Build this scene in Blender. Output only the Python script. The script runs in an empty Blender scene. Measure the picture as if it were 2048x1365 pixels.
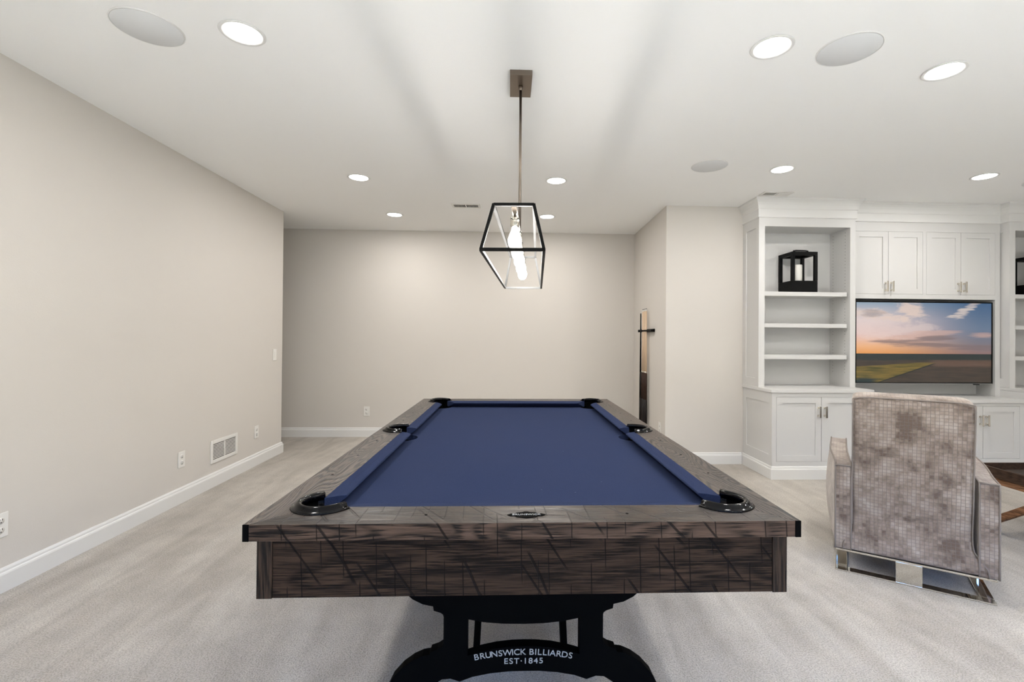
import bpy, bmesh, math, random
from math import pi, sin, cos, radians
from mathutils import Vector, Matrix
random.seed(7)
S = bpy.context.scene
COL = S.collection

# ------------------------------------------------------------------ camera
f_px = 955.84
F = Vector((0.04018827, 0.99916966, 0.00669995))
R = Vector((0.99915959, -0.04024017, 0.00779975))
U = Vector((-0.00806288, -0.00638086, 0.99994714))
cd = bpy.data.cameras.new('camera'); cam = bpy.data.objects.new('camera', cd); COL.objects.link(cam)
M = Matrix((R, U, -F)).transposed().to_4x4(); M.translation = (0, 0, 1.2973); cam.matrix_world = M
cd.sensor_fit = 'HORIZONTAL'; cd.sensor_width = 36; cd.lens = f_px/2048*36
cd.shift_x = -34.1433/2048; cd.shift_y = -11.4468/2048
cd.clip_start = 0.02; cd.clip_end = 200
S.camera = cam
# ------------------------------------------------------------------ world, exposure
w = bpy.data.worlds.new('sky'); S.world = w; w.use_nodes = True
bg = w.node_tree.nodes['Background']; bg.inputs[1].default_value = 1.0
_wt = w.node_tree; _tc = _wt.nodes.new('ShaderNodeTexCoord'); _sp = _wt.nodes.new('ShaderNodeSeparateXYZ'); _wt.links.new(_tc.outputs['Generated'], _sp.inputs[0])
_cr = _wt.nodes.new('ShaderNodeValToRGB'); _e = _cr.color_ramp.elements           # low sky dimmed to keep blue off the far cabinets; open above
_e[0].position = 0.16; _e[0].color = (0.5, 0.52, 0.5, 1); _e[1].position = 0.30; _e[1].color = (1.3, 2.8, 6.4, 1)
_wt.links.new(_sp.outputs['Z'], _cr.inputs[0]); _wt.links.new(_cr.outputs[0], bg.inputs[0])
S.view_settings.view_transform = 'Standard'; S.view_settings.look = 'None'
S.view_settings.exposure = 0.50; S.view_settings.gamma = 1.0
try: S.view_settings.use_curve_mapping = False
except Exception: pass
sl = bpy.data.lights.new('sun', 'SUN'); sl.energy = 84.0; sl.angle = radians(0.6); sl.color = (0.84, .93, 1.0)
so_ = bpy.data.objects.new('sun', sl); COL.objects.link(so_); so_.location = (0, -6, 8)
so_.rotation_euler = Vector((0.10, 0.50, -0.86)).to_track_quat('-Z', 'Y').to_euler()   # steep sun, added to bounce off the unseen floor and brighten the ceiling
CAN_W = 8.8          # watts of one recessed lamp
BULB_W = 2.6         # watts of one pendant bulb filament
LAMP_COL = (1.0, 0.972, 0.945)

# ------------------------------------------------------------------ materials
def nodes(name):
    m = bpy.data.materials.new(name); m.use_nodes = True
    nt = m.node_tree; return m, nt, nt.nodes['Principled BSDF']
def mat(name, col, rough=0.5, metal=0.0, spec=None, **kw):
    m, nt, b = nodes(name)
    b.inputs['Base Color'].default_value = (*col, 1); b.inputs['Roughness'].default_value = rough; b.inputs['Metallic'].default_value = metal
    if spec is not None: b.inputs['Specular IOR Level'].default_value = spec
    if 'bump' in kw:
        sc, st, d = kw['bump']
        n = nt.nodes.new('ShaderNodeTexNoise'); n.inputs['Scale'].default_value = sc; n.inputs['Detail'].default_value = 3
        tc = nt.nodes.new('ShaderNodeTexCoord'); nt.links.new(tc.outputs['Object'], n.inputs['Vector'])
        bp = nt.nodes.new('ShaderNodeBump'); bp.inputs['Strength'].default_value = st; bp.inputs['Distance'].default_value = d
        nt.links.new(n.outputs['Fac'], bp.inputs['Height']); nt.links.new(bp.outputs['Normal'], b.inputs['Normal'])
    return m
def emis(name, col, st):
    m, nt, b = nodes(name)
    b.inputs['Base Color'].default_value = (*col, 1); b.inputs['Emission Color'].default_value = (*col, 1); b.inputs['Emission Strength'].default_value = st
    return m
def N(nt, t, **kw):
    n = nt.nodes.new('ShaderNode'+t)
    for k, v in kw.items():
        if k in n.inputs: n.inputs[k].default_value = v
        else: setattr(n, k, v)
    return n
def ramp(nt, stops, interp='LINEAR'):
    n = nt.nodes.new('ShaderNodeValToRGB'); n.color_ramp.interpolation = interp
    e = n.color_ramp.elements
    while len(e) < len(stops): e.new(0.5)
    for i, (p, c) in enumerate(stops):
        e[i].position = p; e[i].color = (*c, 1) if len(c) == 3 else c
    return n
def mixc(nt, fac, a, b, blend='MIX'):
    n = nt.nodes.new('ShaderNodeMix'); n.data_type = 'RGBA'; n.blend_type = blend
    for s, v in ((0, fac), (6, a), (7, b)):
        if hasattr(v, 'links') or isinstance(v, bpy.types.NodeSocket): nt.links.new(v, n.inputs[s])
        elif s == 0: n.inputs[s].default_value = v
        else: n.inputs[s].default_value = (*v, 1)
    return n.outputs[2]
def math_(nt, op, a, b=None, c=None, clamp=False):
    n = nt.nodes.new('ShaderNodeMath'); n.operation = op; n.use_clamp = clamp
    for i, v in enumerate((a, b, c)):
        if v is None: continue
        if isinstance(v, bpy.types.NodeSocket): nt.links.new(v, n.inputs[i])
        else: n.inputs[i].default_value = v
    return n.outputs[0]
def sstep(nt, v, lo, hi):
    n = nt.nodes.new('ShaderNodeMapRange'); n.interpolation_type = 'SMOOTHSTEP'
    nt.links.new(v, n.inputs[0]); n.inputs[1].default_value = lo; n.inputs[2].default_value = hi
    n.inputs[3].default_value = 0; n.inputs[4].default_value = 1
    return n.outputs[0]

WALL = mat('wall_paint', (0.595, 0.56, 0.513), 0.75, bump=(180, 0.12, 0.004))
CEIL = mat('ceiling_paint', (0.87, 0.862, 0.84), 0.85, bump=(150, 0.1, 0.004))
TRIM = mat('white_trim', (0.70, 0.69, 0.665), 0.4)
CAB = mat('white_cabinet', (0.60, 0.59, 0.57), 0.45)
PLATE = mat('white_plastic', (0.72, 0.70, 0.66), 0.35)
DARK = mat('dark_slot', (0.02, 0.018, 0.016), 0.7)
SPK = mat('speaker_cloth', (0.68, 0.68, 0.675), 0.9, bump=(900, 0.2, 0.002))
BLACK = mat('black_paint', (0.003, 0.003, 0.003), 0.5, spec=0.12)
IRON = mat('cast_black', (0.0012, 0.0012, 0.0013), 0.7, spec=0.03)
GLOSS = mat('gloss_black', (0.0015, 0.0015, 0.002), 0.10, spec=0.2)
CHROME = mat('chrome', (0.72, 0.70, 0.66), 0.05, 1.0)
NICKEL = mat('polished_nickel', (0.72, 0.68, 0.60), 0.14, 1.0)
BRONZE = mat('brushed_bronze', (0.23, 0.19, 0.155), 0.36, 1.0)
SILVER_LIT = mat('silver_and_lit_faces', (0.22, 0.22, 0.22), 0.5, 0.3)
LENS = emis('lamp_lens', (1.0, 0.98, 0.94), 9.0)
BULB, _nt, _b = nodes('bulb_glass'); _nt.nodes.remove(_b)
_t = _nt.nodes.new('ShaderNodeBsdfTransparent'); _e = _nt.nodes.new('ShaderNodeEmission'); _e.inputs[0].default_value = (1.0, 0.95, 0.86, 1); _e.inputs[1].default_value = 10.0
_mx = _nt.nodes.new('ShaderNodeMixShader'); _mx.inputs[0].default_value = 0.35; _nt.links.new(_t.outputs[0], _mx.inputs[1]); _nt.links.new(_e.outputs[0], _mx.inputs[2])
_nt.links.new(_mx.outputs[0], _nt.nodes['Material Output'].inputs[0])
WAX = mat('candle_wax', (0.80, 0.78, 0.72), 0.5)
LETTER = mat('silver_letter', (0.34, 0.34, 0.33), 0.5)
MAPLE = mat('maple', (0.70, 0.52, 0.36), 0.35)
CUEB = mat('dark_butt', (0.008, 0.005, 0.004), 0.4, spec=0.2)
CUEW = mat('brown_wrap', (0.035, 0.016, 0.010), 0.45, spec=0.2)
GLASSM, _nt, _b = nodes('window_glass'); _nt.nodes.remove(_b)
_t = _nt.nodes.new('ShaderNodeBsdfTransparent'); _e = _nt.nodes.new('ShaderNodeBsdfGlossy'); _e.inputs['Roughness'].default_value = 0
_mx = _nt.nodes.new('ShaderNodeMixShader'); _mx.inputs[0].default_value = 0.06; _nt.links.new(_t.outputs[0], _mx.inputs[1]); _nt.links.new(_e.outputs[0], _mx.inputs[2])
_nt.links.new(_mx.outputs[0], _nt.nodes['Material Output'].inputs[0])

def carpet():
    m, nt, b = nodes('carpet'); L = nt.links
    tc = N(nt, 'TexCoord'); 
    mp = N(nt, 'Mapping'); mp.inputs['Rotation'].default_value = (0, 0, radians(-8)); mp.inputs['Scale'].default_value = (3.2, 0.55, 1); L.new(tc.outputs['Object'], mp.inputs[0])
    n1 = N(nt, 'TexNoise', Scale=1.6, Detail=4.0, Roughness=0.6, Distortion=0.7); L.new(mp.outputs[0], n1.inputs['Vector'])
    n2 = N(nt, 'TexNoise', Scale=5.0, Detail=5.0, Roughness=0.65); L.new(tc.outputs['Object'], n2.inputs['Vector'])
    n3 = N(nt, 'TexNoise', Scale=160.0, Detail=3.0, Roughness=0.7); L.new(tc.outputs['Object'], n3.inputs['Vector'])
    r1 = ramp(nt, [(0.34, (0.43, 0.388, 0.335)), (0.64, (0.565, 0.522, 0.462))]); L.new(n1.outputs[0], r1.inputs[0])
    r2 = ramp(nt, [(0.3, (0.86, 0.86, 0.86)), (0.7, (1.06, 1.06, 1.06))]); L.new(n2.outputs[0], r2.inputs[0])
    r3 = ramp(nt, [(0.34, (0.62, 0.61, 0.59)), (0.58, (1.14, 1.14, 1.14))]); L.new(n3.outputs[0], r3.inputs[0])
    c = mixc(nt, 1.0, mixc(nt, 1.0, r1.outputs[0], r2.outputs[0], 'MULTIPLY'), r3.outputs[0], 'MULTIPLY')
    L.new(c, b.inputs['Base Color']); b.inputs['Roughness'].default_value = 0.95; b.inputs['Specular IOR Level'].default_value = 0.1
    b.inputs['Sheen Weight'].default_value = 0.15
    bp = N(nt, 'Bump', Strength=0.9, Distance=0.009); L.new(n3.outputs[0], bp.inputs['Height']); L.new(bp.outputs[0], b.inputs['Normal'])
    return m
CARPET = carpet()

def wood(name, axis, dark=(0.0045, 0.003, 0.0022), light=(0.044, 0.027, 0.018), marks=False, rough=0.55, spec=0.12, across=1.0, figure=1.0, ringw=.22, fine_w=.45):
    m, nt, b = nodes(name); L = nt.links
    tc = N(nt, 'TexCoord')
    # long soft noise drives contour rings: cathedral figures along the grain
    def mapped(k, long, cross, loc=(0, 0, 0)):
        mp = N(nt, 'Mapping'); mp.inputs['Scale'].default_value = {'x': (long, cross, cross), 'y': (cross, long, cross), 'z': (cross, cross, long)}[axis]
        mp.inputs['Location'].default_value = loc; L.new(tc.outputs['Object'], mp.inputs[0]); return mp.outputs[0]
    n0 = N(nt, 'TexNoise', Scale=1.0, Detail=1.5, Roughness=0.5, Distortion=0.3); L.new(mapped(0, 1.5, 7.0*across), n0.inputs['Vector'])
    rings = math_(nt, 'MULTIPLY', n0.outputs[0], 16.0*figure)
    fine = N(nt, 'TexNoise', Scale=1.0, Detail=3.0, Roughness=0.6); L.new(mapped(1, 9, 260), fine.inputs['Vector'])
    rr = math_(nt, 'FRACT', math_(nt, 'ADD', rings, math_(nt, 'MULTIPLY', fine.outputs[0], 0.9)))
    tri = math_(nt, 'MULTIPLY', math_(nt, 'ABSOLUTE', math_(nt, 'SUBTRACT', rr, 0.5)), 2.0)
    ring = sstep(nt, tri, 0.15, 0.75)
    blot = N(nt, 'TexNoise', Scale=1.0, Detail=3.0); L.new(mapped(2, 1.2, 5.0, (3, 1, 2)), blot.inputs['Vector'])
    g = math_(nt, 'ADD', math_(nt, 'MULTIPLY', ring, ringw), math_(nt, 'MULTIPLY', sstep(nt, fine.outputs[0], 0.34, 0.66), fine_w))
    g = math_(nt, 'ADD', g, math_(nt, 'MULTIPLY', math_(nt, 'SUBTRACT', blot.outputs[0], 0.5), 0.7))
    r = ramp(nt, [(0.10, dark), (0.40, tuple(a*.45+c*.55 for a, c in zip(dark, light))), (0.74, light)]); L.new(g, r.inputs[0])
    col = r.outputs[0]; h = g
    if marks:
        sepc = N(nt, 'SeparateXYZ'); L.new(tc.outputs['Object'], sepc.inputs[0])
        X, Y, Z = sepc.outputs
        yz = math_(nt, 'ADD', Z, Y)
        def strokes(scale, slant, seed, width, curve=0.0):
            # thin strokes across the grain, at random spacing, each with its own start and length
            a = math_(nt, 'ADD', math_(nt, 'MULTIPLY', X, scale), math_(nt, 'MULTIPLY', yz, scale*slant))
            if curve: a = math_(nt, 'ADD', a, math_(nt, 'MULTIPLY', math_(nt, 'MULTIPLY', yz, yz), scale*curve))
            wob = N(nt, 'TexNoise', Scale=2.0, Detail=0.0); L.new(tc.outputs['Object'], wob.inputs['Vector'])
            a = math_(nt, 'ADD', a, math_(nt, 'MULTIPLY', wob.outputs[0], 0.5)); a = math_(nt, 'ADD', a, seed)
            cell = math_(nt, 'FLOOR', a); wn = N(nt, 'TexWhiteNoise', noise_dimensions='1D'); L.new(cell, wn.inputs['W'])
            wn2 = N(nt, 'TexWhiteNoise', noise_dimensions='1D'); L.new(math_(nt, 'ADD', cell, 77.3), wn2.inputs['W'])
            d = math_(nt, 'ABSOLUTE', math_(nt, 'SUBTRACT', math_(nt, 'FRACT', a), math_(nt, 'ADD', 0.25, math_(nt, 'MULTIPLY', wn.outputs['Value'], 0.5))))
            line = math_(nt, 'SUBTRACT', 1.0, sstep(nt, d, width*0.4, width))
            # visible only within a random span of yz
            ph = math_(nt, 'FRACT', math_(nt, 'ADD', math_(nt, 'MULTIPLY', yz, 4.0), wn2.outputs['Value']))
            vis = math_(nt, 'MULTIPLY', sstep(nt, ph, 0.35, 0.45), math_(nt, 'SUBTRACT', 1.0, sstep(nt, ph, 0.93, 0.99)))
            return math_(nt, 'MULTIPLY', line, vis)
        ln = math_(nt, 'MAXIMUM', strokes(21.0, 0.03, 3.1, 0.04), math_(nt, 'MAXIMUM', strokes(7.0, 0.7, 9.4, 0.035), strokes(3.0, 1.5, 5.7, 0.018, 0.8)))
        col = mixc(nt, math_(nt, 'MULTIPLY', ln, 0.8), col, (0.0025, 0.002, 0.002))
        h = math_(nt, 'SUBTRACT', h, math_(nt, 'MULTIPLY', ln, 1.3))
    L.new(col, b.inputs['Base Color'])
    b.inputs['Roughness'].default_value = rough; b.inputs['Specular IOR Level'].default_value = spec
    bp = N(nt, 'Bump', Strength=0.6, Distance=0.0025); L.new(h, bp.inputs['Height']); L.new(bp.outputs[0], b.inputs['Normal'])
    return m
WOODX = wood('rustic_wood_across', 'x', marks=True, figure=.55, rough=.65, spec=.08)
WOODT = wood('rustic_wood_rail_end', 'x', dark=(0.005, 0.0035, 0.0028), light=(0.050, 0.034, 0.024), marks=True, rough=0.33, spec=0.42, figure=.8, ringw=.3)
WOODY = wood('rustic_wood_rail_side', 'y', dark=(0.006, 0.005, 0.004), light=(0.095, 0.073, 0.058), rough=0.42, spec=0.4, figure=2.4, ringw=.55, fine_w=.25)
WOODZ = wood('rustic_wood_post', 'z')
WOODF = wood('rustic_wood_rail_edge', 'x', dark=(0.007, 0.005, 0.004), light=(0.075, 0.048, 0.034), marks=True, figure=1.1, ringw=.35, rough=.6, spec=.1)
WALNUT = wood('walnut', 'y', dark=(0.09, 0.042, 0.02), light=(0.34, 0.17, 0.085))

def felt():
    m, nt, b = nodes('blue_felt'); L = nt.links; tc = N(nt, 'TexCoord')
    n = N(nt, 'TexNoise', Scale=420.0, Detail=2.0); L.new(tc.outputs['Object'], n.inputs['Vector'])
    n2 = N(nt, 'TexNoise', Scale=3.0, Detail=4.0); L.new(tc.outputs['Object'], n2.inputs['Vector'])
    v = N(nt, 'TexVoronoi', Scale=13.0); L.new(tc.outputs['Object'], v.inputs['Vector'])
    r = ramp(nt, [(0.3, (0.014, 0.022, 0.054)), (0.7, (0.026, 0.038, 0.090))]); L.new(n.outputs[0], r.inputs[0])
    c = mixc(nt, math_(nt, 'MULTIPLY', n2.outputs[0], 0.35), r.outputs[0], (0.033, 0.038, 0.068))
    sp = math_(nt, 'MULTIPLY', math_(nt, 'SUBTRACT', 1.0, sstep(nt, v.outputs['Distance'], 0.015, 0.03)), 0.35)
    c = mixc(nt, sp, c, (0.35, 0.38, 0.45))
    L.new(c, b.inputs['Base Color']); b.inputs['Roughness'].default_value = 1.0; b.inputs['Specular IOR Level'].default_value = 0.06
    return m
FELT = felt()

def velvet():
    m, nt, b = nodes('grid_velvet'); L = nt.links
    uv = N(nt, 'UVMap'); sp = N(nt, 'SeparateXYZ'); L.new(uv.outputs[0], sp.inputs[0])
    def line(s):
        f = math_(nt, 'FRACT', math_(nt, 'MULTIPLY', s, 1/0.0178))
        return math_(nt, 'ABSOLUTE', math_(nt, 'SUBTRACT', f, 0.5))
    g = math_(nt, 'MAXIMUM', line(sp.outputs[0]), line(sp.outputs[1]))
    ln = sstep(nt, g, 0.42, 0.465)
    def cell(s): return math_(nt, 'FLOOR', math_(nt, 'MULTIPLY', s, 1/0.0178))
    cb = N(nt, 'CombineXYZ'); L.new(cell(sp.outputs[0]), cb.inputs[0]); L.new(cell(sp.outputs[1]), cb.inputs[1])
    wn = N(nt, 'TexWhiteNoise'); L.new(cb.outputs[0], wn.inputs['Vector'])
    n1 = N(nt, 'TexNoise', Scale=6.5, Detail=4.0, Roughness=0.62, Distortion=0.3); L.new(uv.outputs[0], n1.inputs['Vector'])
    n2 = N(nt, 'TexNoise', Scale=260.0, Detail=2.0); L.new(uv.outputs[0], n2.inputs['Vector'])
    t = math_(nt, 'ADD', n1.outputs[0], math_(nt, 'MULTIPLY', math_(nt, 'SUBTRACT', wn.outputs['Value'], 0.5), 0.09))
    r = ramp(nt, [(0.36, (0.11, 0.078, 0.058)), (0.48, (0.23, 0.18, 0.146)), (0.66, (0.37, 0.315, 0.272))]); L.new(t, r.inputs[0])
    c = mixc(nt, math_(nt, 'MULTIPLY', ln, 0.7), r.outputs[0], (0.15, 0.125, 0.115))
    L.new(c, b.inputs['Base Color']); b.inputs['Roughness'].default_value = 0.8
    b.inputs['Sheen Weight'].default_value = 0.5; b.inputs['Sheen Roughness'].default_value = 0.4; b.inputs['Sheen Tint'].default_value = (0.9, 0.85, 0.8, 1)
    h = math_(nt, 'ADD', math_(nt, 'MULTIPLY', ln, -1.0), math_(nt, 'MULTIPLY', n2.outputs[0], 0.3))
    bp = N(nt, 'Bump', Strength=0.6, Distance=0.003); L.new(h, bp.inputs['Height']); L.new(bp.outputs[0], b.inputs['Normal'])
    return m
VELVET = velvet()
PIPING = mat('taupe_piping', (0.20, 0.17, 0.15), 0.85)

def screen():
    m, nt, b = nodes('sunset_picture'); L = nt.links
    uv = N(nt, 'UVMap'); sp = N(nt, 'SeparateXYZ'); L.new(uv.outputs[0], sp.inputs[0]); u, v = sp.outputs[0], sp.outputs[1]   # 0..1
    # sky : v from horizon .37 to 1
    warm = ramp(nt, [(0.36, (0.86, 0.36, 0.10)), (0.45, (0.95, 0.50, 0.25)), (0.6, (0.85, 0.60, 0.55)), (0.78, (0.78, 0.66, 0.66)), (1.0, (0.30, 0.40, 0.50))]); L.new(v, warm.inputs[0])
    cool = ramp(nt, [(0.36, (0.28, 0.17, 0.16)), (0.5, (0.20, 0.19, 0.23)), (0.68, (0.14, 0.20, 0.30)), (1.0, (0.045, 0.12, 0.25))]); L.new(v, cool.inputs[0])
    sky = mixc(nt, sstep(nt, u, 0.05, 0.95), warm.outputs[0], cool.outputs[0])
    def fbm(sx, sy, rot, scale, rough, loc=(0, 0, 0), dist=0.0):
        mp = N(nt, 'Mapping'); mp.inputs['Scale'].default_value = (sx, sy, 1); mp.inputs['Location'].default_value = loc; mp.inputs['Rotation'].default_value = (0, 0, rot); L.new(uv.outputs[0], mp.inputs[0])
        n = N(nt, 'TexNoise', Scale=scale, Detail=9.0, Roughness=rough, Distortion=dist); L.new(mp.outputs[0], n.inputs['Vector']); return n.outputs[0]
    def blob(cx, cy, rx, ry, slope=0.0):
        du = math_(nt, 'SUBTRACT', u, cx); dv = math_(nt, 'SUBTRACT', math_(nt, 'SUBTRACT', v, cy), math_(nt, 'MULTIPLY', du, slope))
        a2 = math_(nt, 'POWER', math_(nt, 'ABSOLUTE', math_(nt, 'MULTIPLY', du, 1/rx)), 2.0)
        c = math_(nt, 'POWER', math_(nt, 'ABSOLUTE', math_(nt, 'MULTIPLY', dv, 1/ry)), 2.0)
        return math_(nt, 'SUBTRACT', 1.0, math_(nt, 'ADD', a2, c))
    mx = lambda *a: a[0] if len(a) == 1 else math_(nt, 'MAXIMUM', a[0], mx(*a[1:]))
    cn = fbm(2.6, 4.2, 0.5, 2.4, 0.68, (0.4, 0.2, 0), 0.5)
    def cloud(mask, noise, lo, hi, amt=1.6): return sstep(nt, math_(nt, 'ADD', math_(nt, 'MULTIPLY', mask, 0.45), math_(nt, 'MULTIPLY', math_(nt, 'SUBTRACT', noise, 0.5), amt)), lo, hi)
    sky = mixc(nt, math_(nt, 'MULTIPLY', cloud(mx(blob(0.20, 0.70, 0.34, 0.22), blob(0.40, 0.68, 0.25, 0.12)), cn, 0.0, 0.5), 0.45), sky, (0.90, 0.72, 0.66))
    pale = cloud(mx(blob(0.40, 0.92, 0.15, 0.16, -0.5), blob(0.10, 0.86, 0.22, 0.10, -0.1), blob(0.33, 0.80, 0.18, 0.07, -0.25)), cn, 0.10, 0.50)
    sky = mixc(nt, math_(nt, 'MULTIPLY', pale, 0.85), sky, (0.84, 0.66, 0.57))
    cg = fbm(3, 9, 0.1, 2.0, 0.6, (1.7, 0, 0))
    sky = mixc(nt, math_(nt, 'MULTIPLY', cloud(blob(0.13, 0.865, 0.13, 0.06), cg, 0.05, 0.5), 0.7), sky, (0.40, 0.34, 0.33))
    wisp = fbm(2.2, 13, 0.62, 2.2, 0.6, (0.2, 0.7, 0))
    sky = mixc(nt, math_(nt, 'MULTIPLY', cloud(mx(blob(0.80, 0.90, 0.12, 0.085, 0.9), blob(0.745, 0.835, 0.10, 0.03, 0.1)), wisp, 0.10, 0.45), 0.85), sky, (0.72, 0.62, 0.56))
    cn2 = fbm(1.3, 11, 0.06, 2.2, 0.55)
    sky = mixc(nt, math_(nt, 'MULTIPLY', cloud(mx(blob(0.50, 0.60, 0.34, 0.05, 0.12), blob(0.92, 0.60, 0.13, 0.05)), cn2, 0.0, 0.4), 0.55), sky, (0.72, 0.45, 0.36))
    dk = cloud(mx(blob(0.42, 0.485, 0.38, 0.055, -0.08), blob(0.62, 0.555, 0.22, 0.045, 0.12), blob(0.86, 0.44, 0.22, 0.05)), cn2, 0.02, 0.42)
    sky = mixc(nt, math_(nt, 'MULTIPLY', dk, 0.75), sky, (0.21, 0.155, 0.16))
    # land
    mp3 = N(nt, 'Mapping'); mp3.inputs['Scale'].default_value = (3, 22, 1); mp3.inputs['Rotation'].default_value = (0, 0, -0.1); L.new(uv.outputs[0], mp3.inputs[0])
    ln = N(nt, 'TexNoise', Scale=2.0, Detail=6.0); L.new(mp3.outputs[0], ln.inputs['Vector'])
    green = ramp(nt, [(0.35, (0.07, 0.065, 0.015)), (0.65, (0.24, 0.16, 0.03))]); L.new(ln.outputs[0], green.inputs[0])
    brown = ramp(nt, [(0.3, (0.035, 0.03, 0.024)), (0.7, (0.075, 0.05, 0.036))]); L.new(ln.outputs[0], brown.inputs[0])
    # field edge : diagonal from (.18,0) to (.58,.24)
    edge = math_(nt, 'SUBTRACT', v, math_(nt, 'MULTIPLY', math_(nt, 'SUBTRACT', u, 0.17), 0.58))
    isg = math_(nt, 'MULTIPLY', sstep(nt, edge, -0.004, 0.004), math_(nt, 'SUBTRACT', 1.0, sstep(nt, v, 0.235, 0.26)))
    isg = math_(nt, 'MULTIPLY', isg, math_(nt, 'SUBTRACT', 1.0, sstep(nt, math_(nt, 'ADD', v, math_(nt, 'MULTIPLY', u, -0.12)), 0.185, 0.2)))
    land = mixc(nt, isg, brown.outputs[0], green.outputs[0])
    far = sstep(nt, math_(nt, 'ADD', v, math_(nt, 'MULTIPLY', ln.outputs[0], 0.09)), 0.315, 0.33)
    far = math_(nt, 'MULTIPLY', far, 1.0)
    land = mixc(nt, far, land, (0.018, 0.03, 0.03))
    mid = math_(nt, 'MULTIPLY', sstep(nt, u, 0.5, 0.62), math_(nt, 'MULTIPLY', sstep(nt, v, 0.18, 0.22), math_(nt, 'SUBTRACT', 1.0, sstep(nt, v, 0.26, 0.30))))
    land = mixc(nt, math_(nt, 'MULTIPLY', mid, 0.7), land, (0.15, 0.085, 0.06))
    el = math_(nt, 'ABSOLUTE', edge); edl = math_(nt, 'MULTIPLY', math_(nt, 'SUBTRACT', 1.0, sstep(nt, el, 0.004, 0.010)), math_(nt, 'SUBTRACT', 1.0, sstep(nt, u, 0.55, 0.60)))
    land = mixc(nt, edl, land, (0.015, 0.02, 0.015))
    tr = math_(nt, 'MULTIPLY', math_(nt, 'SUBTRACT', 1.0, sstep(nt, u, 0.10, 0.18)), math_(nt, 'SUBTRACT', 1.0, sstep(nt, math_(nt, 'ADD', v, math_(nt, 'MULTIPLY', ln.outputs[0], 0.08)), 0.07, 0.10)))
    land = mixc(nt, tr, land, (0.012, 0.03, 0.03))
    pic = mixc(nt, sstep(nt, v, 0.355, 0.362), land, sky)
    L.new(pic, b.inputs['Emission Color']); b.inputs['Emission Strength'].default_value = 0.60
    b.inputs['Base Color'].default_value = (0.01, 0.01, 0.01, 1); b.inputs['Roughness'].default_value = 0.25
    return m
SCREEN = screen()

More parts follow.
